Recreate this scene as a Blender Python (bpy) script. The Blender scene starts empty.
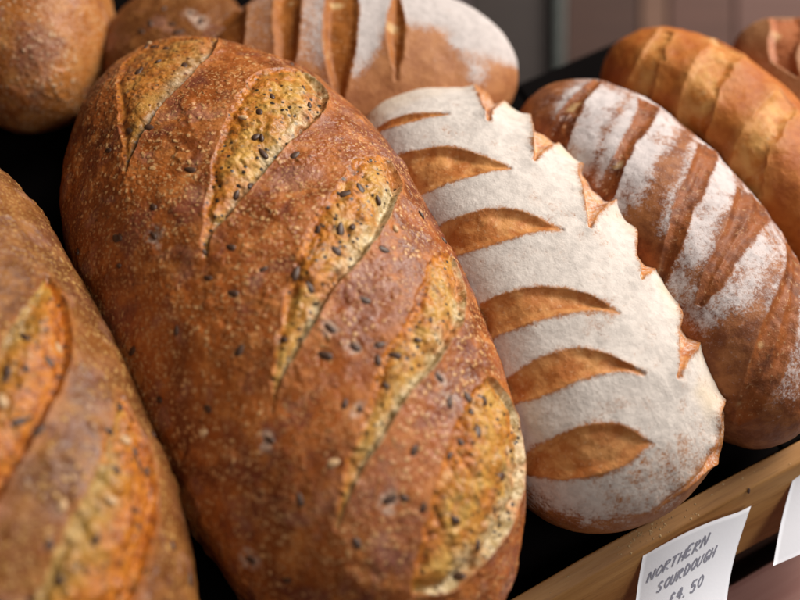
import bpy, math, time
import numpy as np
from mathutils import Matrix, Vector
t00 = time.time()
sc = bpy.context.scene
COL = sc.collection
rng = np.random.default_rng(7)
# measured shape of every loaf: placement, size and width profile (p), slash outlines and seed spots on its skin (position along, angle round)
DATA = {"big": {"p": [-0.0689, -0.0099, 0.0128, -0.0302, -0.0245, 0.1738, 0.0865, 0.1132, 0.9663, 0.9636, 0.9495, 0.9604, 0.9783, 0.9712, 0.8582, 0.9708, 0.986, 1.0005, 1.0354, 1.0631, 1.0219, 0.9511], "scores": [[[[0.403, 2.029], [0.446, 1.931], [0.513, 1.772], [0.579, 1.609], [0.645, 1.435], [0.71, 1.221], [0.81, 0.979]], [[0.403, 2.029], [0.52, 1.989], [0.665, 1.946], [0.812, 1.946], [0.876, 1.757], [0.896, 1.46], [0.81, 0.979]]], [[[0.043, 1.808], [0.088, 1.725], [0.127, 1.609], [0.171, 1.507], [0.222, 1.373], [0.268, 1.239], [0.313, 1.077], [0.377, 0.877], [0.49, 0.696], [0.574, 0.722]], [[0.043, 1.808], [0.119, 1.761], [0.22, 1.66], [0.323, 1.562], [0.42, 1.446], [0.499, 1.283], [0.568, 1.062], [0.574, 0.722]]], [[[-0.389, 1.862], [-0.36, 1.804], [-0.325, 1.714], [-0.288, 1.609], [-0.245, 1.515], [-0.181, 1.37], [-0.135, 1.221], [-0.08, 1.051], [0.022, 0.812], [0.106, 0.642], [0.186, 0.649]], [[-0.389, 1.862], [-0.313, 1.775], [-0.22, 1.652], [-0.135, 1.555], [-0.056, 1.453], [0.012, 1.341], [0.062, 1.218], [0.119, 1.073], [0.179, 0.895], [0.186, 0.649]]], [[[-0.684, 1.862], [-0.655, 1.765], [-0.614, 1.638], [-0.572, 1.511], [-0.528, 1.373], [-0.486, 1.239], [-0.439, 1.026], [-0.374, 0.805], [-0.296, 0.595], [-0.202, 0.461], [-0.124, 0.472]], [[-0.684, 1.862], [-0.606, 1.703], [-0.533, 1.573], [-0.483, 1.471], [-0.425, 1.384], [-0.367, 1.279], [-0.311, 1.105], [-0.24, 0.939], [-0.15, 0.736], [-0.124, 0.472]]], [[[-0.871, 1.634], [-0.898, 1.417], [-0.887, 1.16], [-0.864, 0.877], [-0.827, 0.595], [-0.765, 0.37], [-0.649, 0.24], [-0.557, 0.265], [-0.506, 0.421], [-0.479, 0.58]], [[-0.871, 1.634], [-0.824, 1.569], [-0.78, 1.475], [-0.732, 1.355], [-0.667, 1.221], [-0.612, 1.098], [-0.557, 0.935], [-0.506, 0.754], [-0.479, 0.58]]]], "seeds": [[0.253, 1.949], [0.237, 2.206], [0.511, 2.101], [0.243, 2.239], [0.171, 2.297], [0.323, 2.626], [0.179, 2.011], [-0.009, 1.844], [0.056, 1.804], [-0.077, 1.765], [0.035, 1.681], [-0.059, 1.598], [-0.323, 1.54], [-0.559, 1.703], [-0.692, 1.478], [-0.727, 1.395], [-0.73, 1.808], [-0.718, 2.409], [-0.293, 2.181], [-0.338, 2.282], [-0.682, 1.547], [-0.465, 1.022], [-0.059, 0.903], [-0.03, 1.149], [0.077, 0.993], [0.041, 0.91], [0.072, 1.095], [0.495, 1.797], [0.934, 1.569], [0.904, 1.623], [0.757, 1.75], [0.892, 1.522], [0.531, 1.927], [0.758, 1.587], [0.71, 1.457], [0.827, 1.486], [0.33, 1.359], [0.275, 1.37], [0.199, 1.489], [0.401, 1.37], [0.479, 0.888], [0.406, 0.95], [0.631, 0.66], [0.453, 1.145], [0.406, 1.276], [0.32, 1.337], [0.181, 1.562], [0.135, 1.627], [0.111, 1.688], [0.23, 1.232], [-0.007, 1.316], [-0.028, 1.214], [-0.114, 1.037], [-0.106, 1.497], [-0.155, 1.475], [-0.248, 1.656], [-0.335, 1.406], [-0.077, 1.287], [-0.367, 1.073], [-0.325, 0.946], [-0.387, 1.232], [-0.35, 1.287], [-0.446, 1.344], [-0.384, 1.326], [-0.451, 1.551], [-0.476, 1.504], [-0.528, 1.0], [-0.561, 0.845], [-0.625, 1.008], [-0.645, 1.113], [-0.61, 0.845], [-0.542, 0.689], [-0.661, 0.53], [-0.716, 0.649], [-0.785, 0.747], [-0.84, 1.008], [-0.885, 1.247], [-0.526, 0.852], [-0.775, 1.207], [-0.32, 0.189], [-0.069, 0.421], [-0.007, 0.617], [-0.232, 1.261], [-0.27, 1.471], [0.303, 1.692], [-0.082, 2.127], [-0.189, 2.474], [-0.035, 2.485], [-0.444, 1.938], [-0.593, 1.96], [-0.633, 2.521], [-0.22, 1.859], [-0.606, 1.326]]},
 "left": {"p": [-0.2209, -0.0041, 0.0452, 0.0328, 0.026, 0.1718, 0.0791, 0.1104, 1.0, 1.0, 1.0, 1.0, 1.0, 1.0, 1.0, 1.0044, 0.9967, 0.9873, 0.9809, 0.9934, 1.0053, 1.0133], "scores": [[[[-0.474, 1.678], [-0.456, 1.504], [-0.394, 1.326], [-0.303, 1.102], [-0.204, 0.877], [-0.098, 0.7], [0.028, 0.595], [0.119, 0.624]], [[-0.474, 1.678], [-0.315, 1.504], [-0.186, 1.319], [-0.072, 1.109], [0.014, 0.892], [0.119, 0.624]]], [[[-0.694, 1.486], [-0.716, 1.225], [-0.701, 0.87], [-0.629, 0.671], [-0.546, 0.504], [-0.446, 0.421], [-0.345, 0.399], [-0.24, 0.472]], [[-0.694, 1.486], [-0.633, 1.384], [-0.57, 1.265], [-0.508, 1.102], [-0.439, 0.924], [-0.353, 0.747], [-0.24, 0.472]]]], "seeds": [[-0.14, 1.124], [-0.158, 1.153], [-0.212, 1.207], [-0.145, 1.037], [-0.301, 1.091], [-0.27, 0.551], [-0.296, 0.475], [-0.357, 0.606], [-0.387, 0.544], [-0.411, 0.508], [-0.335, 0.707], [-0.522, 0.689], [-0.555, 0.646], [-0.6, 0.36], [-0.542, 1.239], [-0.614, 1.25], [-0.614, 1.105], [-0.474, 1.109], [-0.306, 0.171], [-0.665, 0.153], [-0.427, 0.45], [-0.427, 0.751], [-0.625, 1.417], [-0.564, 1.004], [-0.059, 0.964], [-0.098, 0.783], [-0.135, 0.885], [-0.171, 0.845], [-0.265, 1.163], [-0.49, 0.845], [-0.343, -0.035]]},
 "white": {"p": [0.0425, -0.0415, 0.0022, 0.0378, -0.026, 0.1309, 0.0679, 0.0917, 1.2251, 1.0163, 0.8061, 0.7089, 0.68, 0.7228, 0.7888, 1.1597, 1.0148, 0.9734, 1.0002, 0.9927, 0.9961, 1.0027], "scores": [[[[0.783, 2.395], [0.767, 2.105], [0.748, 1.819], [0.708, 1.594], [0.631, 1.388]], [[0.783, 2.395], [0.743, 2.098], [0.697, 1.83], [0.663, 1.558], [0.631, 1.388]]], [[[0.591, 2.387], [0.572, 2.051], [0.531, 1.826], [0.472, 1.587], [0.374, 1.453], [0.273, 1.334]], [[0.511, 2.605], [0.425, 2.351], [0.365, 2.072], [0.335, 1.783], [0.303, 1.533], [0.273, 1.334]]], [[[0.214, 2.474], [0.212, 2.134], [0.191, 1.906], [0.153, 1.631], [0.103, 1.5], [0.033, 1.395], [-0.041, 1.312]], [[0.16, 2.634], [0.085, 2.166], [0.054, 1.96], [0.022, 1.678], [-0.004, 1.478], [-0.041, 1.312]]], [[[-0.122, 2.489], [-0.127, 2.181], [-0.155, 1.906], [-0.204, 1.631], [-0.286, 1.457], [-0.403, 1.312]], [[-0.199, 2.623], [-0.245, 2.235], [-0.278, 1.942], [-0.308, 1.688], [-0.343, 1.504], [-0.403, 1.312]]], [[[-0.382, 2.594], [-0.391, 2.304], [-0.403, 2.029], [-0.427, 1.768], [-0.472, 1.602], [-0.619, 1.392]], [[-0.423, 2.699], [-0.474, 2.351], [-0.513, 2.047], [-0.535, 1.79], [-0.564, 1.58], [-0.619, 1.392]]], [[[-0.629, 2.822], [-0.623, 2.568], [-0.637, 2.271], [-0.661, 1.989], [-0.701, 1.768], [-0.762, 1.645], [-0.816, 1.58]], [[-0.629, 2.822], [-0.716, 2.565], [-0.777, 2.322], [-0.815, 2.054], [-0.827, 1.797], [-0.816, 1.58]]], [[[0.517, 1.163], [0.637, 1.0], [0.762, 0.675], [0.745, 0.29], [0.707, 0.05]], [[0.517, 1.163], [0.576, 0.979], [0.651, 0.58], [0.668, 0.29], [0.707, 0.05]]], [[[0.27, 1.109], [0.379, 0.939], [0.544, 0.533], [0.518, 0.236], [0.459, 0.05]], [[0.27, 1.109], [0.315, 0.885], [0.374, 0.472], [0.399, 0.236], [0.459, 0.05]]], [[[-0.072, 1.105], [0.041, 0.986], [0.214, 0.689], [0.19, 0.205], [0.134, 0.05]], [[-0.072, 1.105], [-0.017, 0.888], [0.054, 0.41], [0.078, 0.205], [0.134, 0.05]]], [[[-0.32, 0.95], [-0.207, 0.805], [-0.028, 0.407], [-0.061, 0.189], [-0.137, 0.05]], [[-0.32, 0.95], [-0.286, 0.685], [-0.245, 0.378], [-0.212, 0.189], [-0.137, 0.05]]], [[[-0.676, 1.109], [-0.576, 0.943], [-0.432, 0.599], [-0.45, 0.176], [-0.493, 0.05]], [[-0.676, 1.109], [-0.623, 0.841], [-0.553, 0.352], [-0.535, 0.176], [-0.493, 0.05]]], [[[-0.985, 2.101], [-0.956, 1.12], [-0.887, 0.667], [-0.818, 0.678], [-0.768, 0.294]], [[-0.985, 2.101], [-0.97, 1.044], [-0.926, 0.157], [-0.877, 0.222], [-0.816, 0.269]]]], "seeds": []},
 "striped": {"p": [0.116, -0.0546, 0.0, 0.0112, 0.1195, 0.1134, 0.0564, 0.0837, 0.895, 0.8471, 0.7487, 0.6997, 0.7, 0.8, 0.8999, 0.973, 0.9883, 1.0098, 1.0351, 1.0278, 1.0142, 0.9979], "scores": [[[[0.598, 2.55], [0.684, 2.174], [0.744, 1.739], [0.84, 1.0]], [[0.469, 2.395], [0.561, 2.159], [0.655, 1.768], [0.827, 0.975]]], [[[0.194, 2.59], [0.255, 2.344], [0.328, 1.978], [0.448, 1.518], [0.606, 1.109]], [[0.147, 2.543], [0.184, 2.217], [0.298, 1.743], [0.389, 1.417], [0.542, 0.885]]], [[[-0.258, 2.478], [-0.16, 2.185], [-0.056, 1.877], [0.064, 1.533], [0.166, 1.276], [0.268, 0.982]], [[-0.278, 2.409], [-0.202, 2.04], [-0.135, 1.779], [-0.033, 1.489], [0.08, 1.16], [0.232, 0.671]]], [[[-0.415, 2.185], [-0.323, 1.906], [-0.248, 1.62], [-0.132, 1.319], [-0.022, 1.004]], [[-0.441, 2.137], [-0.406, 1.819], [-0.35, 1.544], [-0.298, 1.319], [-0.212, 0.924], [-0.095, 0.628]]], [[[-0.85, 2.797], [-0.758, 2.224], [-0.661, 1.851], [-0.555, 1.468], [-0.415, 1.058], [-0.25, 0.613]], [[-0.867, 2.775], [-0.877, 2.409], [-0.834, 1.895], [-0.75, 1.511], [-0.583, 1.149], [-0.382, 0.602]]]], "seeds": []},
 "golden": {"p": [0.1928, -0.016, 0.0003, 0.124, -0.0266, 0.0887, 0.0463, 0.0691, 0.7996, 0.6997, 0.5998, 0.5502, 0.601, 0.8023, 0.904, 0.9896, 0.9947, 1.0018, 1.0143, 1.0327, 1.04, 1.0327], "scores": [[[[0.614, 2.996], [0.647, 2.387], [0.705, 1.841], [0.783, 1.323]], [[0.418, 2.699], [0.481, 2.239], [0.564, 1.779], [0.694, 1.297]]], [[[0.209, 2.615], [0.315, 2.058], [0.423, 1.511], [0.546, 0.881]], [[0.025, 2.366], [0.111, 1.848], [0.212, 1.417], [0.318, 0.895]]], [[[-0.265, 2.67], [-0.155, 2.119], [-0.077, 1.555], [0.007, 0.982]], [[-0.462, 2.344], [-0.35, 1.851], [-0.258, 1.439], [-0.186, 0.986]]]], "seeds": []},
 "topw": {"p": [0.0367, 0.1213, 0.0122, -2.0282, 0.0923, 0.09, 0.055, 0.0622, 1.0018, 1.0014, 1.0007, 0.9989, 0.9955, 0.9897, 0.9819, 0.9985, 0.9988, 0.9994, 1.0008, 1.0036, 1.0084, 1.0148], "scores": [[[[-0.929, 1.67], [-0.892, 2.492], [-0.807, 2.547], [-0.73, 2.568]], [[-0.651, 1.424], [-0.645, 1.804], [-0.637, 2.586], [-0.593, 2.594]]], [[[-0.451, 1.214], [-0.469, 1.594], [-0.483, 2.029], [-0.439, 2.608]], [[-0.394, 1.102], [-0.325, 1.475], [-0.311, 1.938], [-0.33, 2.615]]], [[[-0.119, 0.932], [-0.173, 1.359], [-0.179, 1.768], [-0.142, 2.619]], [[-0.062, 0.928], [-0.009, 1.352], [0.03, 1.75], [0.02, 2.623]]], [[[0.24, 1.131], [0.197, 1.446], [0.197, 1.75], [0.258, 2.253]], [[0.24, 1.131], [0.291, 1.446], [0.306, 1.757], [0.258, 2.253]]]], "seeds": []},
 "roll": {"p": [-0.1125, 0.2663, 0.0002, -0.1625, -0.0439, 0.093, 0.0514, 0.0853, 0.9522, 0.9683, 0.9831, 0.9932, 0.9994, 1.003, 1.0055, 0.9372, 0.9823, 1.0242, 1.0369, 1.031, 1.0187, 1.0053], "scores": [], "seeds": []},
 "dark": {"p": [-0.0442, 0.172, -0.0003, -0.0528, -0.0073, 0.0646, 0.0482, 0.0586, 1.0018, 0.9999, 0.9976, 0.9947, 0.9912, 0.9883, 0.9893, 0.9959, 0.9899, 0.9849, 0.9838, 0.9957, 1.0032, 1.0079], "scores": [], "seeds": [[0.425, 1.573], [0.225, 1.573], [0.111, 1.562], [0.291, 1.931], [0.323, 1.783], [0.155, 1.297], [0.278, 1.359]]},
 "corner": {"p": [0.2565, -0.0306, -0.0003, -0.0176, 0.0041, 0.0801, 0.0396, 0.0607, 1.0014, 1.001, 1.0004, 0.9991, 0.9964, 0.9921, 0.9864, 1.0005, 1.0003, 1.0001, 0.9995, 0.9985, 0.997, 0.9952], "scores": [[[[0.531, 2.156], [0.649, 2.014], [0.858, 1.536]], [[0.263, 2.011], [0.476, 1.728], [0.783, 0.939]]]], "seeds": []}}
CAM_O = [-0.132242, -0.248711, 0.529769]
CAM_R = [0.882948, -0.469472, 0.0]
CAM_U = [0.414519, 0.779596, 0.469472]
CAM_D = [0.220404, 0.414519, -0.882948]
TILT = math.radians(30)          # the tray leans towards the customer
T = Matrix.Translation((0, 0, 1.0)) @ Matrix.Rotation(TILT, 4, 'X')
HQ = 1.0

# ------------------------------------------------------------------ noise
def _hash(ix, iy, iz, seed):
    h = (ix*73856093) ^ (iy*19349663) ^ (iz*83492791) ^ (seed*2654435761 & 0xffffffff)
    h = h & 0xffffffff
    h = (h ^ (h >> 15))*2246822519 & 0xffffffff
    h = (h ^ (h >> 13))*3266489917 & 0xffffffff
    return (h ^ (h >> 16)) & 0xffffffff
def vnoise(P, freq, seed=0):
    Q = P*freq + 1000.0
    I = np.floor(Q).astype(np.int64); F = Q - I; F = F*F*F*(F*(F*6-15)+10)
    r = 0
    for a in (0, 1):
        wa = F[..., 0] if a else 1-F[..., 0]
        for b in (0, 1):
            wb = F[..., 1] if b else 1-F[..., 1]
            for c in (0, 1):
                wc = F[..., 2] if c else 1-F[..., 2]
                r = r + wa*wb*wc*(_hash(I[..., 0]+a, I[..., 1]+b, I[..., 2]+c, seed)/4294967295.0)
    return r*2-1
def fbm(P, freq, oct=3, seed=0):
    r = 0; a = 1; s = 0
    for i in range(oct):
        r = r + a*vnoise(P, freq*2.03**i, seed+i*17); s += a; a *= .5
    return r/s
def sstep(a, b, x):
    t = np.clip((x-a)/(b-a), 0, 1); return t*t*(3-2*t)

# ------------------------------------------------------------------ loaf surface
def spow(x, n): return np.sign(x)*np.abs(x)**n
def kinterp(s, k):
    k = np.asarray(k); x = (s+1)/2*(len(k)-1); i = np.clip(np.floor(x).astype(int), 0, len(k)-2); f = x-i
    g = lambda j: k[np.clip(j, 0, len(k)-1)]
    p0, p1, p2, p3 = g(i-1), g(i), g(i+1), g(i+2)
    return .5*((2*p1)+(-p0+p2)*f+(2*p0-5*p1+4*p2-p3)*f*f+(-p0+3*p1-3*p2+p3)*f**3)
def surf(s, phi, p, pe=2.4, n=2.2, zm=.4):
    a, w, h = p[5:8]; L = p[8:15]; R = p[15:22]
    e = np.clip(1-np.abs(s)**pe, 0, 1)**.5
    c, sn = np.cos(phi), np.sin(phi)
    kw = np.where(c > 0, kinterp(s, R), kinterp(s, L)); q = 2/n
    x = w*e*kw*spow(c, q)
    up = h*(1-zm)*e**.9*np.abs(sn)**q
    dn = h*zm*np.clip(1-np.abs(s)**4, 0, 1)**.5*np.abs(sn)**.75
    z = h*zm+np.where(sn > 0, up, -dn)
    return np.stack([x, a*s+0*x, z], -1)

def catmull(pts, n=6):
    P = np.array(pts, float); out = []
    for i in range(len(P)-1):
        p0 = P[max(i-1, 0)]; p1 = P[i]; p2 = P[i+1]; p3 = P[min(i+2, len(P)-1)]
        for t in np.linspace(0, 1, n, endpoint=False):
            out.append(.5*((2*p1)+(-p0+p2)*t+(2*p0-5*p1+4*p2-p3)*t*t+(-p0+3*p1-3*p2+p3)*t**3))
    out.append(P[-1]); return np.array(out)
def dist_poly(P, C):
    """distance of points P (n,3) to polyline C (m,3)"""
    best = np.full(len(P), 1e9)
    for i in range(len(C)-1):
        a = C[i]; d = C[i+1]-a; L = (d*d).sum()
        if L < 1e-14: continue
        t = np.clip(((P-a)@d)/L, 0, 1)
        q = P-a-t[:, None]*d
        best = np.minimum(best, (q*q).sum(1))
    return np.sqrt(best)
def inside(U, V, poly):
    r = np.zeros(len(U), bool); j = len(poly)-1
    for i in range(len(poly)):
        xi, yi = poly[i]; xj, yj = poly[j]
        if yi != yj:
            c = ((yi > V) != (yj > V)) & (U < (xj-xi)*(V-yi)/(yj-yi)+xi)
            r ^= c
        j = i
    return r

# ------------------------------------------------------------------ helpers
def setp(o, label=None, cat=None, group=None, kind=None):
    if label: o['label'] = label
    if cat: o['category'] = cat
    if group: o['group'] = group
    if kind: o['kind'] = kind
    return o
def empty(name, M, label, cat, group=None):
    o = bpy.data.objects.new(name, None); COL.objects.link(o); o.empty_display_size = .02
    o.matrix_world = M
    return setp(o, label, cat, group)
def np_mesh(name, V, Fq, mat, attrs=None, smooth=True, normals=None):
    me = bpy.data.meshes.new(name)
    V = np.asarray(V, np.float32); Fq = np.asarray(Fq, np.int32)
    k = Fq.shape[1]
    me.vertices.add(len(V)); me.vertices.foreach_set('co', V.ravel())
    me.loops.add(Fq.size); me.loops.foreach_set('vertex_index', Fq.ravel())
    me.polygons.add(len(Fq)); me.polygons.foreach_set('loop_start', np.arange(0, Fq.size, k, dtype=np.int32))
    me.polygons.foreach_set('loop_total', np.full(len(Fq), k, np.int32))
    me.polygons.foreach_set('use_smooth', np.full(len(Fq), smooth))
    me.update(calc_edges=True)
    for nm, a in (attrs or {}).items():
        at = me.attributes.new(nm, 'FLOAT_COLOR', 'POINT'); at.data.foreach_set('color', np.asarray(a, np.float32).ravel())
    me.validate()
    if normals is not None:
        me.normals_split_custom_set_from_vertices(normals.astype(np.float32))
    me.materials.append(mat)
    return me
def obj(name, me, parent=None, M=None):
    o = bpy.data.objects.new(name, me); COL.objects.link(o)
    if parent: o.parent = parent
    elif M is not None: o.matrix_world = M
    return o
def bm_box(lo, hi, bev=.001, name='box', mat=None, seg=2, jit=0):
    import bmesh
    bm = bmesh.new(); bmesh.ops.create_cube(bm, size=1)
    lo = Vector(lo); hi = Vector(hi)
    for v in bm.verts: v.co = Vector(((v.co[i]+.5)*(hi[i]-lo[i])+lo[i] for i in range(3)))
    if bev: bmesh.ops.bevel(bm, geom=bm.edges[:], offset=bev, segments=seg, affect='EDGES', profile=.6)
    me = bpy.data.meshes.new(name); bm.to_mesh(me); bm.free()
    if mat: me.materials.append(mat)
    return me

# ------------------------------------------------------------------ materials
class NT:
    def __init__(s, name, rough=.6, spec=.4):
        s.m = bpy.data.materials.new(name); s.m.use_nodes = True; s.t = s.m.node_tree
        s.b = s.t.nodes['Principled BSDF']; s.b.inputs['Roughness'].default_value = rough
        s.b.inputs['Specular IOR Level'].default_value = spec
        s.tc = s.t.nodes.new('ShaderNodeTexCoord')
        s.co = s.tc.outputs['Object']
    def n(s, ty, **k):
        x = s.t.nodes.new(ty)
        for a, b in k.items(): setattr(x, a, b)
        return x
    def l(s, a, b): s.t.links.new(a, b)
    def put(s, sock, v):
        if isinstance(v, bpy.types.NodeSocket): s.l(v, sock)
        else:
            if hasattr(v, '__len__') and len(v) == 3 and len(sock.default_value) == 4: v = (*v, 1)
            sock.default_value = v
    def noise(s, scale, detail=3, rough=.55, dist=0, co=None):
        x = s.n('ShaderNodeTexNoise'); x.inputs['Scale'].default_value = scale; x.inputs['Detail'].default_value = detail
        x.inputs['Roughness'].default_value = rough; x.inputs['Distortion'].default_value = dist
        s.l(co or s.co, x.inputs['Vector']); return x.outputs['Fac']
    def vor(s, scale, out='Distance', rnd=1, feature='F1', co=None):
        x = s.n('ShaderNodeTexVoronoi', feature=feature); x.inputs['Scale'].default_value = scale
        x.inputs['Randomness'].default_value = rnd
        s.l(co or s.co, x.inputs['Vector']); return x.outputs[out]
    def ramp(s, v, a, b, c=0., d=1.):
        x = s.n('ShaderNodeMapRange', interpolation_type='SMOOTHSTEP'); s.put(x.inputs['Value'], v)
        x.inputs['From Min'].default_value = a; x.inputs['From Max'].default_value = b
        x.inputs['To Min'].default_value = c; x.inputs['To Max'].default_value = d
        return x.outputs['Result']
    def mix(s, f, a, b, mode='MIX'):
        x = s.n('ShaderNodeMix', data_type='RGBA', blend_type=mode)
        s.put(x.inputs['Factor'], f); s.put(x.inputs['A'], a) if 0 else s.put(x.inputs[6], a); s.put(x.inputs[7], b)
        return x.outputs[2]
    def math(s, op, a, b=0.):
        x = s.n('ShaderNodeMath', operation=op); s.put(x.inputs[0], a); s.put(x.inputs[1], b); return x.outputs[0]
    def attr(s, name):
        x = s.n('ShaderNodeAttribute', attribute_name=name, attribute_type='GEOMETRY')
        sp = s.n('ShaderNodeSeparateColor'); s.l(x.outputs['Color'], sp.inputs[0])
        return sp.outputs[0], sp.outputs[1], sp.outputs[2], x.outputs['Alpha']
    def bump(s, h, dist, strength=1., nrm=None):
        x = s.n('ShaderNodeBump'); x.inputs['Distance'].default_value = dist; x.inputs['Strength'].default_value = strength
        s.l(h, x.inputs['Height'])
        if nrm: s.l(nrm, x.inputs['Normal'])
        return x.outputs['Normal']

def seeded_mat(name, dark, mid, light, speck_col, speck=1.0, pal=(.62, .12), orange=.8):
    m = NT(name, .5, .35)
    sco, acr, edge, halo = m.attr('mask')
    big = m.noise(17, 4, .62, .5); med = m.noise(95, 4, .65); fine = m.noise(420, 3, .6); bl = m.noise(45, 4, .6, .4)
    c = m.mix(m.ramp(big, .36, .62), dark, mid)
    c = m.mix(m.ramp(med, .45, .68), c, light)
    c = m.mix(m.math('MULTIPLY', m.ramp(bl, .50, .66), .62 if pal[0] > pal[1] else .25), c, (.15, .040, .032))      # purple-brown blistered crust
    c = m.mix(m.math('MULTIPLY', m.ramp(m.noise(60, 3, .5, 0), .56, .70), .5), c, (.36, .17, .12))
    # golden granules
    wn = m.n('ShaderNodeTexNoise'); wn.inputs['Scale'].default_value = 260; m.l(m.co, wn.inputs['Vector'])
    wv = m.n('ShaderNodeVectorMath', operation='MULTIPLY_ADD'); m.l(wn.outputs['Color'], wv.inputs[0]); wv.inputs[1].default_value = (.0035,)*3; m.l(m.co, wv.inputs[2]); wc = wv.outputs[0]
    v1 = m.vor(290, co=wc); v2 = m.vor(620, co=wc)
    g1 = m.math('MULTIPLY', m.ramp(v1, .36, .16), m.ramp(m.noise(26, 5, .7, .5), .41, .56))
    g2 = m.math('MULTIPLY', m.ramp(v2, .40, .2), m.ramp(m.noise(32, 5, .7, .8), .34, .54))
    g = m.math('MULTIPLY', m.math('MAXIMUM', g1, m.math('MULTIPLY', g2, .7)), speck)
    c = m.mix(g, c, speck_col)
    # fine dark pores
    c = m.mix(m.math('MULTIPLY', m.ramp(fine, .40, .28), .65), c, (.07, .018, .008))
    # halo of flour paste round a seed
    hn = m.ramp(m.noise(330, 2), .36, .56)
    c = m.mix(m.math('MULTIPLY', m.math('MULTIPLY', halo, hn), .65), c, (.56, .41, .32))
    # rim of the score burns orange
    c = m.mix(m.math('MULTIPLY', edge, m.ramp(med, .3, .6, .15, .75)), c, (.46, .15, .035))
    # --- score interior
    s1 = m.noise(110, 5, .65, .6); s2 = m.noise(240, 4, .7)
    tn = m.math('ADD', acr, m.math('MULTIPLY', m.math('SUBTRACT', m.noise(70, 4, .65), .5), 1.1))
    gold = m.mix(m.ramp(s1, .36, .62), (.44, .17, .022), (.60, .33, .075)) if pal[0] > pal[1] else m.mix(m.ramp(s1, .36, .62), (.36, .12, .012), (.52, .24, .035))
    burnt = m.mix(m.ramp(s2, .4, .62), (.34, .085, .010), (.58, .20, .022))
    pale = m.mix(m.ramp(s2, .38, .62), (.36, .25, .10), (.74, .60, .38))
    if pal[0] > pal[1]:
        sc_ = m.mix(m.ramp(tn, .62, .95), gold, burnt); sc_ = m.mix(m.math('MULTIPLY', m.ramp(tn, .42, .05), .9), sc_, pale)
    else:
        sc_ = m.mix(m.ramp(tn, .68, .42), gold, burnt); sc_ = m.mix(m.math('MULTIPLY', m.ramp(tn, .66, .98), .6), sc_, m.mix(m.ramp(s2, .38, .62), (.17, .12, .035), (.52, .38, .14)))
    sc_ = m.mix(m.math('MULTIPLY', m.ramp(m.noise(48, 3, .6), .47, .64), orange), sc_, burnt)
    sc_ = m.mix(m.math('MULTIPLY', m.ramp(s2, .43, .34), .55), sc_, (.13, .075, .02))
    # olive shading of the seeded crumb
    sc_ = m.mix(m.math('MULTIPLY', m.ramp(m.noise(130, 3, .6), .56, .68), .4), sc_, (.25, .17, .05))
    # small dark specks
    v3 = m.vor(260); sc_ = m.mix(m.math('MULTIPLY', m.ramp(v3, .30, .16), m.ramp(m.noise(60), .36, .48)), sc_, (.045, .025, .012))
    # on the far side the cut skin melts into the crust
    c = m.mix(m.math('MULTIPLY', sco, m.math('SUBTRACT', 1.0, m.math('MULTIPLY', m.ramp(tn, .88, 1.2), .75 if pal[0] > pal[1] else .15))), c, sc_)
    m.l(c, m.b.inputs['Base Color'])
    m.l(m.ramp(med, .3, .7, .34, .56), m.b.inputs['Roughness'])
    m.b.inputs['Coat Weight'].default_value = .05; m.b.inputs['Coat Roughness'].default_value = .38
    h = m.math('ADD', m.math('MULTIPLY', m.ramp(v1, .5, .1), .6), m.math('ADD', m.math('MULTIPLY', fine, .9), m.math('MULTIPLY', m.noise(900, 2), .5)))
    m.l(m.bump(h, .00052, .85), m.b.inputs['Normal'])
    return m.m
def floured_mat(name, crust, crust2, score, score2, flourc, cover=.5, mott=.3):
    m = NT(name, .75, .2)
    sco, acr, edge, fl = m.attr('mask')
    big = m.noise(35, 3, .6); med = m.noise(110, 4, .65); fine = m.noise(1100, 3, .7); gr = m.noise(480, 3, .7)
    c = m.mix(m.ramp(med, .35, .65), crust, crust2)
    s = m.mix(m.ramp(m.noise(85, 4, .6, .5), .34, .62), score, score2)
    s = m.mix(m.math('MULTIPLY', m.ramp(gr, .56, .70), .4), s, (.72, .45, .24))
    s = m.mix(m.math('MULTIPLY', m.ramp(m.noise(55, 2), .62, .74), .8), s, (.62, .42, .20))
    c = m.mix(sco, c, s)
    # granular flour
    thr = m.math('SUBTRACT', 1.0, fl)
    tex = m.math('ADD', m.math('MULTIPLY', gr, .5), m.math('ADD', m.math('MULTIPLY', fine, .3), m.math('MULTIPLY', big, .2)))
    d = m.math('SUBTRACT', tex, m.math('ADD', m.math('MULTIPLY', thr, .42), .27))
    f = m.ramp(d, -.10, .13)
    f = m.math('MULTIPLY', f, m.ramp(fl, .02, .15))
    f = m.math('MULTIPLY', f, m.ramp(fl, 0, 1, .66, .94))
    c = m.mix(f, c, m.mix(m.ramp(m.noise(220, 3, .6), .35, .6), tuple(x*.86 for x in flourc), flourc))
    c = m.mix(m.math('MULTIPLY', m.math('MULTIPLY', acr, f), .85), c, (.66, .50, .30))
    m.l(c, m.b.inputs['Base Color'])
    m.l(m.mix(f, (.5, .5, .5), (.92, .92, .92)), m.b.inputs['Roughness'])
    h = m.math('ADD', m.math('MULTIPLY', gr, 1.0), m.math('MULTIPLY', fine, .7))
    m.l(m.bump(h, .00038, .7), m.b.inputs['Normal'])
    return m.m

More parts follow.
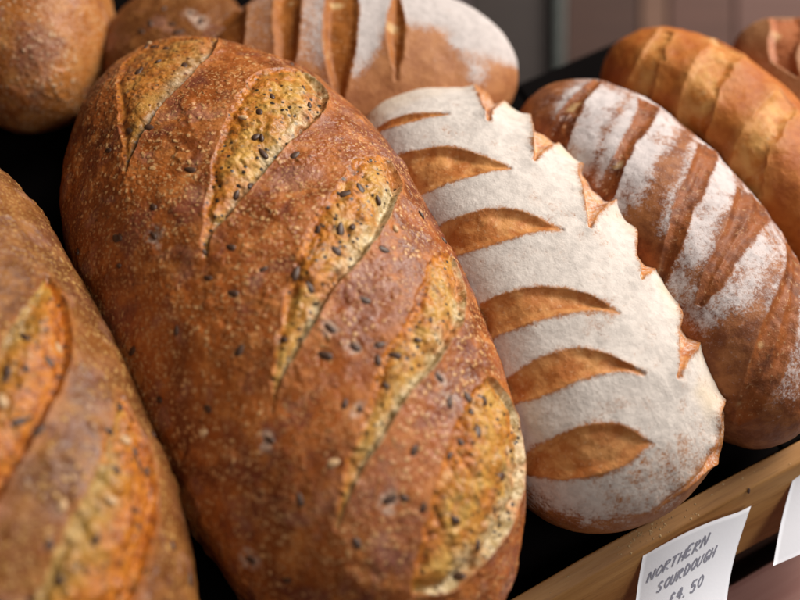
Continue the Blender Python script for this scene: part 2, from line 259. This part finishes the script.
M_SEED = seeded_mat('seeded_crust', (.15, .033, .007), (.38, .10, .017), (.50, .165, .034), (.64, .36, .15))
M_SEED2 = seeded_mat('seeded_crust_golden', (.14, .045, .010), (.25, .085, .017), (.33, .13, .030), (.56, .32, .10), 1.0, (.45, .95), 1.0)
M_SHADELOAF = seeded_mat('shade_painted_crust', (.11, .035, .008), (.20, .065, .014), (.27, .10, .024), (.4, .2, .06), .6)  # shade at the back of the tray is painted into this darker crust
M_ROLL = seeded_mat('roll_crust', (.30, .085, .018), (.43, .15, .030), (.50, .21, .055), (.66, .46, .28), .8)
M_WHITE = floured_mat('white_floured_crust', (.33, .115, .035), (.44, .18, .06), (.46, .15, .036), (.64, .29, .095), (.74, .675, .625))
M_STRIPE = floured_mat('striped_floured_crust', (.20, .062, .022), (.35, .13, .045), (.15, .042, .014), (.30, .09, .024), (.68, .61, .60))
M_TOPW = floured_mat('upper_floured_crust', (.36, .14, .055), (.46, .20, .08), (.26, .08, .015), (.36, .12, .022), (.60, .545, .53))
M_GOLD = floured_mat('golden_crust', (.38, .10, .018), (.48, .155, .030), (.50, .17, .032), (.64, .32, .095), (.66, .44, .24))
M_CORN = floured_mat('corner_crust', (.36, .15, .06), (.42, .2, .09), (.34, .10, .035), (.40, .13, .05), (.6, .45, .36))

def seed_mat(name, c, r=.35):
    m = NT(name, r, .5); m.l(m.mix(m.noise(900, 2), c, tuple(x*1.8 for x in c)), m.b.inputs['Base Color']); return m.m
M_DSEED = seed_mat('dark_seed', (.055, .024, .012), .5)
M_PSEED = seed_mat('pale_seed', (.42, .26, .13), .5)

# ------------------------------------------------------------------ seed meshes
def seed_mesh(L, W, H, mat):
    n, k = 9, 10; V = []; F = []
    for i in range(n+1):
        s = -math.cos(math.pi*i/n); r = math.sqrt(max(0, 1-s*s))*(1-.28*s)
        for j in range(k):
            a = 2*math.pi*j/k; V.append((s*L/2, r*W/2*math.cos(a), r*H/2*math.sin(a)))
    for i in range(n):
        for j in range(k): F.append((i*k+j, i*k+(j+1) % k, (i+1)*k+(j+1) % k, (i+1)*k+j))
    return np_mesh('seed', V, F, mat)
SEED_ME = [seed_mesh(.0068, .0036, .0017, M_DSEED), seed_mesh(.0060, .0036, .0016, M_DSEED), seed_mesh(.0075, .0034, .0018, M_DSEED), seed_mesh(.0050, .0032, .0016, M_DSEED)]
PSEED_ME = seed_mesh(.0062, .0040, .0022, M_PSEED)

# ------------------------------------------------------------------ loaf builder
LOAF_BUILT = {}
def build_loaf(key, name, label, cat, group, mat, ns, npn, depth, lip, lump, kind, wob=.0009, score_name='score_cut', nseed=0, score_bulge=0.0):
    d = DATA[key]; p = np.array(d['p'], float)
    a, w, h = p[5:8]
    base = Matrix.Translation((p[0], p[1], p[2])) @ Matrix.Rotation(p[3], 4, 'Z') @ Matrix.Rotation(p[4], 4, 'Y')
    root = empty(name, T @ base, label, cat, group)
    ns = int(ns*HQ); npn = int(npn*HQ)
    Tt = np.linspace(0, math.pi, ns); S = -np.cos(Tt)
    # more columns over the top than underneath
    n_top = int(npn*.82); ph = np.r_[np.linspace(-.55, math.pi+.55, n_top, endpoint=False), np.linspace(math.pi+.55, 2*math.pi-.55, npn-n_top, endpoint=False)]
    SS, FF = np.meshgrid(S, ph, indexing='ij')
    P = surf(SS, FF, p)
    seed = abs(hash(key)) % 1 + sum(map(ord, key))
    # large lumps change the form, then normals
    def normals(P):
        du = np.empty_like(P); du[1:-1] = P[2:]-P[:-2]; du[0] = P[1]-P[0]; du[-1] = P[-1]-P[-2]
        dv = np.roll(P, -1, 1)-np.roll(P, 1, 1)
        N = np.cross(du, dv); l = np.linalg.norm(N, axis=-1, keepdims=True); N = N/np.maximum(l, 1e-12)
        N[0] = (0, -1, 0); N[-1] = (0, 1, 0)
        if ((P-P.mean((0, 1)))*N).sum() < 0: N = -N; N[0] = (0, -1, 0); N[-1] = (0, 1, 0)
        return N
    N = normals(P)
    flat = P.reshape(-1, 3)
    wobn = fbm(flat, 140, 3, seed+5)
    score = np.zeros(len(flat)); across = np.ones(len(flat)); edge = np.zeros(len(flat)); disp = np.zeros(len(flat)); ids = np.full(len(flat), -1)
    sd_all = np.full(len(flat), 1e9); dBm = np.full(len(flat), .05)
    U = SS.ravel()*a; Vv = FF.ravel()*w
    for k, (A, B) in enumerate(d['scores']):
        Ac = catmull(A); Bc = catmull(B)
        A3 = surf(Ac[:, 0], Ac[:, 1], p); B3 = surf(Bc[:, 0], Bc[:, 1], p)
        poly = [(q[0]*a, q[1]*w) for q in Ac]+[(q[0]*a, q[1]*w) for q in Bc[::-1]]
        ext = .035 if key == 'striped' else .02; lo = np.minimum(A3.min(0), B3.min(0))-ext; hi = np.maximum(A3.max(0), B3.max(0))+ext
        idx = np.where(((flat > lo) & (flat < hi)).all(1))[0]
        if not len(idx): continue
        Q = flat[idx]; dA = dist_poly(Q, A3); dB = dist_poly(Q, B3); ins = inside(U[idx], Vv[idx], poly)
        sd = np.where(ins, np.minimum(dA, dB), -np.minimum(dA, dB))
        wA = sstep(-.0018, .0018, dB-dA)
        sd = sd+wobn[idx]*wob*(1+1.2*(1-wA))
        ew = {'seeded': .0004, 'leaf': .0013, 'band': .0018}[kind]*(4.5 if key == 'golden' else 1); m = sstep(-ew, ew, sd)
        t = dA/np.maximum(dA+dB, 1e-6)
        width = np.maximum(dA+dB, 1e-5)
        RIN = np.where(sd < 0, 1., np.exp(-np.clip(sd, 0, 1)/.0011))
        if kind == 'seeded':
            prof = -depth*(1-t)**1.3*sstep(0, .0022, sd) - depth*.25*sstep(0, .003, sd) + score_bulge*np.sin(math.pi*np.clip(t, 0, 1))*sstep(0, .006, sd)
            rim = lip*np.exp(-np.abs(sd)/.0030)*RIN*(.35+.65*wA)*(width > .002)*sstep(.022, .004, -sd)
        elif kind == 'leaf':
            prof = -depth*sstep(0, .0040, sd)*(1-.5*t)*(1+1.2*sstep(1.75, .95, FF.ravel()[idx]))
            rim = lip*np.exp(-np.abs(sd)/.0055)*RIN*(.7+.3*wA)*(.55+2.3*sstep(1.75, .95, FF.ravel()[idx]))
        else:
            prof = -depth*sstep(0, .004, sd)*(1-.4*t)+score_bulge*sstep(0.003, .010, sd)
            rim = lip*np.exp(-np.abs(sd)/.006)*np.where(sd < 0, 1., np.exp(-np.clip(sd, 0, 1)/.0028))
        taper = sstep(0, .004, width)
        tear = np.clip(1+(1.3 if kind != 'band' else .4)*fbm(Q, 55, 3, seed+60+k), .2, 2.2); rim = rim*tear; prof = prof*np.clip(1+.8*fbm(Q, 70, 2, seed+70+k), .4, 1.6)
        upd = sd > sd_all[idx] if False else (np.abs(sd) < np.abs(sd_all[idx])) | (m > .5)
        ii = idx[upd]
        fade = .62 if (key == 'big' and k == 0) else 1.
        score[ii] = np.maximum(score[ii], m[upd]*fade); across[ii] = np.where(m[upd] > 0, t[upd], across[ii])
        edge[ii] = np.maximum(edge[ii], (np.exp(-np.abs(sd)/.0022)*taper)[upd])
        disp[idx] += (prof*(sd > 0)+rim*taper)
        ids[idx[m > .5]] = k
        sd_all[ii] = sd[upd]; dBm[idx] = np.minimum(dBm[idx], dB)
    # relief
    l1 = fbm(flat, 22, 3, seed); l2 = fbm(flat, 80, 3, seed+3); l3 = fbm(flat, 260, 3, seed+9); l4 = vnoise(flat, 700, seed+11)
    r = lump*l1 + lump*.28*l2
    if kind == 'seeded':
        cr = .00026*l3+.00009*l4 + .0006*sstep(.25, .6, l2)
        inn = .0011*np.abs(fbm(flat, 150, 3, seed+21))*2-.0008 + .00045*l3 + .0009*fbm(flat, 60, 2, seed+40)
        # torn strands running along the open cut
        r = r + cr*(1-score) + inn*score
    else:
        r = r + .00012*l3 + (.00005*l4) + score*.0006*fbm(flat, 120, 3, seed+30)
    disp = disp + r
    # seeds: little dimples and pale halos
    halo = np.zeros(len(flat)); seeds = []
    for k, (s_, f_) in enumerate(d['seeds']):
        c = surf(np.array([s_]), np.array([f_]), p)[0]
        dd = np.linalg.norm(flat-c, axis=1) if len(flat) < 3e5 else None
        i0 = np.argmin(np.abs(S-s_)); j0 = np.argmin(np.abs(ph-f_)); i = i0*npn+j0
        R_ = .0085; lo = max(0, i0-60); hi = min(ns, i0+60)
        blk = np.arange(lo*npn, hi*npn); q = flat[blk]-flat[i]; dist = np.sqrt((q*q).sum(1)); sel = dist < R_
        bi = blk[sel]; ds = dist[sel]
        disp[bi] -= .0006*np.exp(-(ds/.0028)**2)
        if score[i] < .5 and rng.random() < .17:
            rad = rng.uniform(.0030, .0052)
            halo[bi] = np.maximum(halo[bi], sstep(rad+.0015, rad-.001, ds+.0045*wobn[bi]))
        seeds.append(i)
    P2 = P+N*disp.reshape(P.shape[:2])[..., None]
    N2 = normals(P2)
    flat2 = P2.reshape(-1, 3); n2 = N2.reshape(-1, 3)
    up = np.clip(n2[:, 2], -1, 1)
    sN = SS.ravel(); fN = FF.ravel()
    # alpha channel: halo (seeded) or flour cover
    if kind == 'seeded': al = halo
    elif key == 'white':
        n = fbm(flat, 40, 3, 77)
        al = (1-score)*np.clip(.95-.10*sstep(.05, .6, n)-.20*sstep(.15, .5, fbm(flat, 150, 2, 91))-.62*sstep(.42, -.2, up+.28*n)-.34*sstep(-.72, -.97, sN+.16*n), 0, 1)
        al = al*(.55+.45*sstep(.0, .0035, -sd_all)) if True else al
        al = np.maximum(al, score*np.where(ids >= 6, .42, .07)); across = across*0+across
    elif key == 'striped':
        n = fbm(flat, 45, 3, 78); bd = kinterp(np.clip(sN*1, -1, 1), [.45, .65, .8, .95, 1, 1, .7])
        n3 = fbm(flat, 18, 2, 79)
        al = (1-score)*np.clip((.88-.35*sstep(-.1, .5, fbm(flat, 110, 3, 92)))*bd*sstep(.12, .95, up+.35*n)-.5*sstep(0.0, .40, n3), 0, 1)
        al = al*(.30+.78*sstep(.018, .007, dBm+.006*n3+.004*n))
        al = np.maximum(al, score*np.clip(.06+.30*sstep(.15, .6, n)*bd, 0, 1))
    elif key == 'topw':
        n = fbm(flat, 45, 3, 80)
        al = (1-score)*np.clip(sstep(1.15, 1.75, fN+.3*n+.35*fbm(flat, 25, 2, 93))*.9+.45*sstep(.6, 1.3, fN)*sstep(-.05, .5, n), 0.10, .96)*(.35+.65*sstep(-.45, .1, sN))  # flour thinned towards the left end to paint the shade there
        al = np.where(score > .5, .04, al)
    else:
        n = fbm(flat, 40, 3, 81); al = np.clip(.10+.45*sstep(.2, .6, n), 0, 1)*.5*np.ones(len(flat))
    if kind != 'seeded':
        across = np.zeros(len(flat))
        if key == 'white':
            nn_ = fbm(flat, 60, 3, 90)
            across = (1-score)*np.clip(sstep(.95, .25, fN+.35*nn_)*(fN < 1.6)*.9 + sstep(.72, .95, sN+.1*nn_)*.6, 0, 1)
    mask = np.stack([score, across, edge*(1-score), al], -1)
    # faces
    i = np.arange(ns-1)[:, None]*npn; j = np.arange(npn)[None, :]; j2 = (j+1) % npn
    Fq = np.stack([i+j, i+j2, i+npn+j2, i+npn+j], -1).reshape(-1, 4)
    fn = np.cross(flat2[Fq[:, 1]]-flat2[Fq[:, 0]], flat2[Fq[:, 3]]-flat2[Fq[:, 0]])
    if (fn*n2[Fq[:, 0]]).sum() < 0: Fq = Fq[:, ::-1]
    fid = ids[Fq]; fid = np.where((fid >= 0).sum(1) >= 2, fid.max(1), -1)
    def sub(sel):
        F_ = Fq[sel]; u, inv_ = np.unique(F_, return_inverse=True); return u, inv_.reshape(-1, 4)
    u, F_ = sub(fid < 0)
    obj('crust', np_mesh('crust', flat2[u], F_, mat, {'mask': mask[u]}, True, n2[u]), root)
    for k in range(len(d['scores'])):
        s_ = fid == k
        if s_.sum() < 30: continue
        u, F_ = sub(s_)
        obj(score_name, np_mesh(score_name, flat2[u], F_, mat, {'mask': mask[u]}, True, n2[u]), root)
    for k, i in enumerate(seeds[:98]):
        n = Vector(n2[i]); ang = rng.uniform(-.9, .9)+(math.pi/2 if rng.random() < .75 else 0)
        pale_ = rng.random() < .10 or (key == 'left' and k == len(seeds)-1)
        t1 = Vector((math.cos(ang), math.sin(ang), 0)); t1 = (t1-n*t1.dot(n)).normalized(); t2 = n.cross(t1)
        M = Matrix((t1, t2, n)).transposed().to_4x4(); M.translation = Vector(flat2[i])+n*(.00005 if not pale_ else .0003)
        f = rng.uniform(.6, 1.1)
        o = bpy.data.objects.new('seed', PSEED_ME if pale_ else SEED_ME[rng.integers(4)]); COL.objects.link(o); o.parent = root
        o.matrix_local = M @ Matrix.Diagonal((f, f, 1, 1))
    LOAF_BUILT[key] = root
    print(key, len(flat), round(time.time()-t00, 1))
    return root

build_loaf('big', 'seeded_loaf', 'largest red-brown seeded loaf with five open yellow slashes', 'bread loaf', 'seeded loaves', M_SEED, 900, 1000, .0026, .0011, .0024, 'seeded', score_bulge=.0022)
build_loaf('left', 'seeded_loaf', 'golden brown seeded loaf cut off by the left edge of the photo', 'bread loaf', 'seeded loaves', M_SEED2, 800, 800, .0026, .0014, .0022, 'seeded', score_bulge=.0030)
build_loaf('white', 'floured_loaf', 'white floured loaf scored in a leaf pattern, resting just behind the wooden rail', 'bread loaf', 'floured loaves', M_WHITE, 700, 850, .0015, .0011, .0012, 'leaf', wob=.0003)
build_loaf('striped', 'floured_loaf', 'dark brown loaf with broad flour stripes, right of the white leaf-scored loaf', 'bread loaf', 'floured loaves', M_STRIPE, 450, 500, .0005, .0012, .0024, 'band', wob=.0007, score_bulge=.0018)
build_loaf('golden', 'golden_loaf', 'glossy golden orange loaf behind the flour-striped loaf', 'bread loaf', 'golden loaves', M_GOLD, 350, 400, .0004, .0016, .0030, 'band', wob=.0016)
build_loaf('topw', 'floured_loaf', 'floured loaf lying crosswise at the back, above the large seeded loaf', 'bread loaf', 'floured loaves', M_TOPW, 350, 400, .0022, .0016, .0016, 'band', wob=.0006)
build_loaf('corner', 'golden_loaf', 'brown loaf mostly cut off in the top right corner', 'bread loaf', 'golden loaves', M_CORN, 250, 300, .002, .0016, .0016, 'band')
build_loaf('roll', 'bread_roll', 'smooth round brown roll in the top left corner', 'bread roll', None, M_ROLL, 450, 450, .002, .001, .0012, 'seeded')
build_loaf('dark', 'seeded_loaf', 'small brown loaf with shade painted into its crust between the roll and the back of the largest loaf', 'bread loaf', 'seeded loaves', M_SHADELOAF, 250, 250, .002, .001, .0015, 'seeded')

# ------------------------------------------------------------------ wooden tray
def wood(name, c1, c2, c3, axis='X', rough=.55):
    m = NT(name, rough, .35)
    mp = m.n('ShaderNodeMapping'); m.l(m.co, mp.inputs['Vector'])
    sc_ = {'X': (1, 14, 14), 'Z': (14, 14, 1)}[axis]; mp.inputs['Scale'].default_value = sc_
    n1 = m.noise(6, 5, .6, .4, mp.outputs[0]); n2 = m.noise(30, 3, .6, 0, mp.outputs[0]); n3 = m.noise(9, 3, .5)
    c = m.mix(m.ramp(n1, .35, .65), c1, c2); c = m.mix(m.math('MULTIPLY', m.ramp(n2, .5, .72), .5), c, c3)
    c = m.mix(m.math('MULTIPLY', m.ramp(n3, .55, .75), .4), c, tuple(x*.6 for x in c1))
    m.l(c, m.b.inputs['Base Color']); m.l(m.bump(n2, .0006, .5), m.b.inputs['Normal']); return m.m
M_WOOD = wood('tray_wood', (.36, .165, .048), (.45, .23, .075), (.21, .09, .026))
M_BLACK = NT('black_liner', 1, .05); M_BLACK.b.inputs['Base Color'].default_value = (.004, .003, .003, 1); M_BLACK = M_BLACK.m
M_DARKW = wood('dark_wood', (.07, .034, .024), (.10, .05, .036), (.05, .025, .018))
M_MAUVE = wood('mauve_board', (.33, .15, .125), (.38, .19, .16), (.26, .12, .1))
tray = empty('bread_tray', T @ Matrix.Translation((0, -.17, -.03)), 'golden wooden display tray with a black inside, its front rail under the loaves', 'tray')
def inT(lo, hi, **k):  # box given in tray coordinates, child of tray
    off = Vector((0, -.17, -.03)); return bm_box(Vector(lo)-off, Vector(hi)-off, **k)
obj('tray_base', inT((-.48, -.165, -.012), (.13, .34, -.002), mat=M_BLACK, name='tray_base'), tray)
obj('tray_base', inT((.132, -.165, -.012), (.21, .098, -.002), mat=M_BLACK, name='tray_base'), tray)
obj('tray_base', inT((.212, -.165, -.012), (.62, .0, -.002), mat=M_BLACK, name='tray_base'), tray)
obj('side_rail', inT((-.50, -.165, -.03), (-.482, .34, .05), mat=M_WOOD, name='side_rail'), tray)
obj('side_rail', inT((.622, -.165, -.03), (.64, .0, .05), mat=M_WOOD, name='side_rail'), tray)
obj('back_rail', inT((-.50, .342, -.03), (.13, .36, .05), mat=M_BLACK, name='back_rail'), tray)
# front rail: section in (v, n), leaning so that its face stands upright in the room
import bmesh
def extrude_x(name, sec, x0, x1, mat, bev=.0012, n=60, wobble=.0004, off=(0, -.17, -.03)):
    bm = bmesh.new(); rings = []
    xs = np.linspace(x0, x1, n)
    for x in xs:
        dy = wobble*math.sin(x*31)+wobble*.6*math.sin(x*77+1)
        rings.append([bm.verts.new((x-off[0], v+dy-off[1], z+dy*.7-off[2])) for v, z in sec])
    k = len(sec)
    for a, b in zip(rings, rings[1:]):
        for i in range(k): bm.faces.new((a[i], a[(i+1) % k], b[(i+1) % k], b[i]))
    bm.faces.new(rings[0][::-1]); bm.faces.new(rings[-1])
    bmesh.ops.recalc_face_normals(bm, faces=bm.faces[:])
    ed = [e for e in bm.edges if len(e.link_faces) == 2 and abs((e.verts[0].co-e.verts[1].co).normalized().x) > .9]
    bmesh.ops.bevel(bm, geom=ed, offset=bev, segments=3, affect='EDGES', profile=.6)
    for f in bm.faces: f.smooth = True
    me = bpy.data.meshes.new(name); bm.to_mesh(me); bm.free(); me.materials.append(mat)
    me.set_sharp_from_angle(angle=math.radians(40)); return me
ct, st = math.cos(TILT), math.sin(TILT)
RA = np.array([-.1685, .020])              # inner top edge (v, n)
td = np.array([-ct, st*-1*-1]); td = np.array([-ct, st])*1.0    # room-horizontal, towards the viewer
td = np.array([-math.cos(math.radians(14)), -math.sin(math.radians(14))])
dn = np.array([-st, -ct])
RB = RA+td*.0095
FH = .040
RC = RB+dn*FH
RD = np.array([-.1685, -.03])
obj('front_rail', extrude_x('front_rail', [tuple(RA), tuple(RB), tuple(RC), tuple(RD)], -.48, .62, M_WOOD), tray)
# dark nail hole in the rail face
me = seed_mesh(.0038, .0016, .0009, M_DARKW); nh = RB+dn*0.0
o = obj('nail', me, tray); nx = Vector((1, 0, 0)); nd = Vector((0, dn[0], dn[1])); nn = nx.cross(nd)
if nn.y > 0: nn = -nn
Mn = Matrix((nd, nn.cross(nd), nn)).transposed().to_4x4(); Mn.translation = Vector((0.09426, nh[0]+.17, nh[1]+.03))+nn*.0003
o.matrix_local = Mn

# boards under the rail
LED = RC+np.array([.004, -.001])
b = bm_box((-.7, LED[0]-.002, LED[1]-.22), (.8, LED[0]+.02, LED[1]), mat=M_DARKW, name='shelf_gap'); o = obj('shelf_support', b, M=T); setp(o, kind='structure')
b = bm_box((-.7, -.32, RC[1]-.22), (.8, LED[0]-.0125, RC[1]-.020), mat=M_MAUVE, name='counter_board', bev=.003); o = obj('counter', b, M=T); setp(o, kind='structure')

# ------------------------------------------------------------------ backdrop: vertical boards of the shop wall, far behind the bread
# a boarded wall well behind the tray; boards and steel strip are real and thick
WD = 1.10
_M = Matrix((CAM_R, CAM_U, [-x for x in CAM_D])).transposed().to_4x4(); _M.translation = Vector(CAM_O)+Vector(CAM_D)*WD
wall = empty('back_wall', T @ _M, 'boarded wall in mauve and brown behind the loaves, with a thin steel strip', 'wall')
def board(px0, px1, col, th=0.0, name='board', rough=.6, metal=0):
    x0 = (px0-400)/1111.11*WD+.0012; x1 = (px1-400)/1111.11*WD-.0012
    m = wood('board_paint', tuple(c*.85 for c in col), col, tuple(c*.7 for c in col), 'X', rough)
    if metal: m.node_tree.nodes['Principled BSDF'].inputs['Metallic'].default_value = metal
    obj(name, bm_box((x0, -.6, -.02), (x1, .62, th), mat=m, name=name, bev=.0015), wall)
for a_, b_, c_ in ((-150, 60, (.08, .05, .045)), (60, 250, (.07, .04, .035)), (250, 470, (.10, .07, .07)), (470, 552, (.045, .032, .028)), (564, 640, (.07, .03, .02)),
                   (640, 668, (.19, .095, .06)), (668, 735, (.13, .058, .042)), (735, 830, (.17, .082, .064)), (830, 1000, (.2, .1, .08))):
    board(a_, b_, c_)
board(552, 564, (.13,.14,.13), .012, 'steel_strip', .35, .6)

# ------------------------------------------------------------------ price labels
CAMP = np.array(CAM_O)
def pxh(px, py, h):   # design helper baked below
    v = np.array(CAM_D)+np.array(CAM_R)*(px-400)/1111.11-np.array(CAM_U)*(py-300)/1111.11
    t = (h-CAMP[2])/v[2]; return CAMP+v*t
def paper_mat():
    m = NT('label_paper', .7, .25); m.l(m.mix(m.noise(60, 3), (.74, .75, .82), (.80, .80, .86)), m.b.inputs['Base Color'])
    m.l(m.bump(m.noise(500, 3), .0001, .4), m.b.inputs['Normal']); return m.m
M_PAPER = paper_mat()
M_INK = NT('ink', .6, .2); M_INK.b.inputs['Base Color'].default_value = (.24, .24, .30, 1); M_INK = M_INK.m
GL = {  # single-stroke capitals in a unit box
 'N': [[(0, 0), (.08, 1), (.62, .02), (.72, 1)]], 'O': [[(.4, 1), (.1, .75), (.05, .35), (.3, 0), (.62, .2), (.7, .65), (.4, 1)]],
 'R': [[(.05, 0), (.12, 1)], [(.0, .95), (.5, 1), (.6, .75), (.15, .5), (.7, 0)]], 'T': [[(0, 1), (.7, .98)], [(.35, 1), (.3, 0)]],
 'H': [[(.05, 1), (.03, 0)], [(.62, 1), (.6, 0)], [(.04, .5), (.62, .52)]], 'E': [[(.6, 1), (.08, .97), (.04, .02), (.6, 0)], [(.06, .5), (.5, .52)]],
 'S': [[(.6, .9), (.3, 1), (.08, .78), (.35, .52), (.58, .28), (.35, 0), (0, .12)]], 'U': [[(.05, 1), (.05, .3), (.3, 0), (.58, .25), (.62, 1)]],
 'D': [[(.08, 0), (.06, 1), (.5, .82), (.64, .45), (.42, .08), (.08, 0)]], 'G': [[(.6, .88), (.32, 1), (.06, .6), (.12, .12), (.45, 0), (.62, .35), (.35, .38)]],
 '4': [[(.45, 0), (.42, 1), (.02, .35), (.65, .35)]], '5': [[(.6, 1), (.15, 1), (.1, .55), (.45, .6), (.6, .3), (.4, 0), (.05, .08)]],
 '0': [[(.35, 1), (.08, .7), (.1, .25), (.35, 0), (.6, .3), (.58, .75), (.35, 1)]], '.': [[(.15, 0), (.2, .06)]],
 '£': [[(.6, .85), (.4, 1), (.22, .8), (.25, .4), (.05, 0), (.65, .03)], [(.05, .48), (.48, .5)]]}
def make_label(corners, label, lines, group):
    TL, TR, BR, BL = [np.array(c, float) for c in corners]
    bow = corners[0]
    def S_(u, v):   # u along the top, v downwards
        top = TL*(1-u)+TR*u; bot = BL*(1-u)+BR*u; q = top*(1-v)+bot*v
        nrm = np.cross(TR-TL, TL-BL); nrm /= np.linalg.norm(nrm)
        vdir = (BL-TL)/np.linalg.norm(BL-TL)
        q = q + nrm*(.0035*math.sin(math.pi*min(v, 1))*-1 + .0030*math.sin(math.pi*u)) - vdir*.0022*math.sin(math.pi*min(1, u*1.15))*(1-v) 
        q = q + (TR-TL)/np.linalg.norm(TR-TL)*(-.0045*math.sin(math.pi*min(1, v*.8))*u)
        return q, nrm
    c, nrm = S_(.5, 0); base = Vector(c)
    root = empty('price_label', T @ Matrix.Translation(base), label, 'price label', group)
    n = 24; V = []; F = []
    for side in (1, -1):
        for i in range(n+1):
            for j in range(n+1):
                q, nn = S_(i/n, j/n); V.append(q-np.array(base)+nn*.00012*side)
    K = (n+1)**2
    for i in range(n):
        for j in range(n):
            a = i*(n+1)+j; F.append((a, a+1, a+n+2, a+n+1)); F.append((K+a, K+a+n+1, K+a+n+2, K+a+1))
    for i in range(n):
        for e in (lambda i: i*(n+1), lambda i: i*(n+1)+n, lambda i: i, lambda i: n*(n+1)+i):
            F.append((e(i), e(i+1), K+e(i+1), K+e(i)))
    obj('paper', np_mesh('paper', V, F, M_PAPER), root)
    V = []; F = []
    r2 = np.random.default_rng(3)
    for text, (u0, v0), (du, dv), hgt, lw in lines:
        # baseline from (u0,v0) step (du,dv) per letter; letter height hgt in v
        for ci, ch in enumerate(text):
            jx, jy = r2.uniform(-.006, .006, 2)
            for st_ in GL[ch]:
                lws = lw*r2.uniform(.75, 1.35)
                pts = catmull([(x, y) for x, y in st_], 4) if len(st_) > 2 else np.array(st_, float)
                pp = []
                for x, y in pts:
                    x = x*1.05+.22*y
                    uu = u0+du*(ci+x)+jx; vv = v0+dv*(ci+x)-hgt*y+jy
                    q, nn = S_(uu, vv); pp.append(q-np.array(base)+nn*SGN*.00035)
                pp = np.array(pp); nrm_ = nn
                for a, b in zip(pp, pp[1:]):
                    dd = b-a; l = np.linalg.norm(dd)
                    if l < 1e-9: continue
                    dd /= l; s = np.cross(dd, nrm_)*lws/2; k = len(V); a = a-dd*lw*.3; b = b+dd*lw*.3
                    V += [a-s, a+s, b+s, b-s]; F.append((k, k+1, k+2, k+3))
    if V: obj('handwriting', np_mesh('handwriting', V, F, M_INK, smooth=False), root)
    return root
SGN = 1
fz = RB[1]-.004
L1 = [pxh(643, 556, .014), pxh(751, 506, .014), pxh(731, 640, .004), pxh(633, 650, .004)]
make_label(L1, 'white handwritten price label with a curled edge, under the white floured loaf', [
  ('NORTHERN', (.09, .33), (.067, -.018), .085, .0006), ('SOURDOUGH', (.20, .48), (.062, -.020), .080, .0006), ('£4.50', (.34, .62), (.070, -.02), .085, .0006)], 'price labels on the tray rail')
L2 = [pxh(801, 455, .014), pxh(905, 405, .014), pxh(885, 515, .004), pxh(773, 566, .004)]
make_label(L2, 'blank white corner of a price label at the right edge of the photo', [], 'price labels on the tray rail')
# crumbs of flour on the rail
V = []; F = []
for k in range(70):
    u_ = rng.normal(.040, .012) if k < 55 else rng.uniform(-.03, .12); tt = rng.uniform(.08, .92)
    c = np.array([u_, *(RA+td*.0095*tt)]); c[2] += .0003
    r = rng.uniform(.0002, .0008); b0 = len(V)
    for q in [(1, 0, 0), (-1, 0, 0), (0, 1, 0), (0, -1, 0), (0, 0, 1), (0, 0, -1)]: V.append(c+np.array(q)*r*rng.uniform(.4, 1.3)*np.array((1, 1, .45)))
    for a in (0, 1):
        for b in (2, 3):
            for d_ in (4, 5): F.append((b0+a, b0+b, b0+d_))
M_FLOUR = NT('loose_flour', .9, .1); M_FLOUR.b.inputs['Base Color'].default_value = (.55, .38, .2, 1)
o = obj('flour_crumbs', np_mesh('flour_crumbs', V, F, M_FLOUR.m, smooth=False), M=T); setp(o, 'pale flour crumbs scattered on the wooden rail', 'crumbs', kind='stuff')

# ------------------------------------------------------------------ camera
cam = bpy.data.cameras.new('camera'); co = bpy.data.objects.new('camera', cam); COL.objects.link(co)
Rm = Matrix((CAM_R, CAM_U, [-x for x in CAM_D])).transposed().to_4x4(); Rm.translation = CAM_O
co.matrix_world = T @ Rm
cam.lens = 50; cam.sensor_width = 36; cam.clip_start = .01; cam.clip_end = 50
cam.dof.use_dof = True; cam.dof.focus_distance = .515; cam.dof.aperture_fstop = 3.3
sc.camera = co
# ------------------------------------------------------------------ light: one broad shop window high on the right, faint room light and an added fill lamp
w = bpy.data.worlds.new('World'); sc.world = w; w.use_nodes = True
w.node_tree.nodes['Background'].inputs[0].default_value = (1, .88, .78, 1); w.node_tree.nodes['Background'].inputs[1].default_value = .045
def area(name, loc, target, size, size_y, power, col):
    l = bpy.data.lights.new(name, 'AREA'); l.shape = 'RECTANGLE'; l.size = size; l.size_y = size_y; l.energy = power; l.color = col
    o = bpy.data.objects.new(name, l); COL.objects.link(o)
    d = (Vector(target)-Vector(loc)).normalized(); M = d.to_track_quat('-Z', 'Y').to_matrix().to_4x4(); M.translation = loc
    o.matrix_world = T @ M
area('window_light', (1.35, .30, .92), (.02, -.02, .05), .8, .8, 44, (1, .95, .88))
area('fill_light', (.25, -.9, 1.3), (0, 0, .05), .6, .4, 5.5, (1, .96, .92))  # added fill lamp, softens the shade from the front
sc.view_settings.view_transform = 'Standard'; sc.view_settings.look = 'None'; sc.view_settings.exposure = 0; sc.view_settings.gamma = 1
sc.render.engine = 'CYCLES'
print('built', round(time.time()-t00, 1))
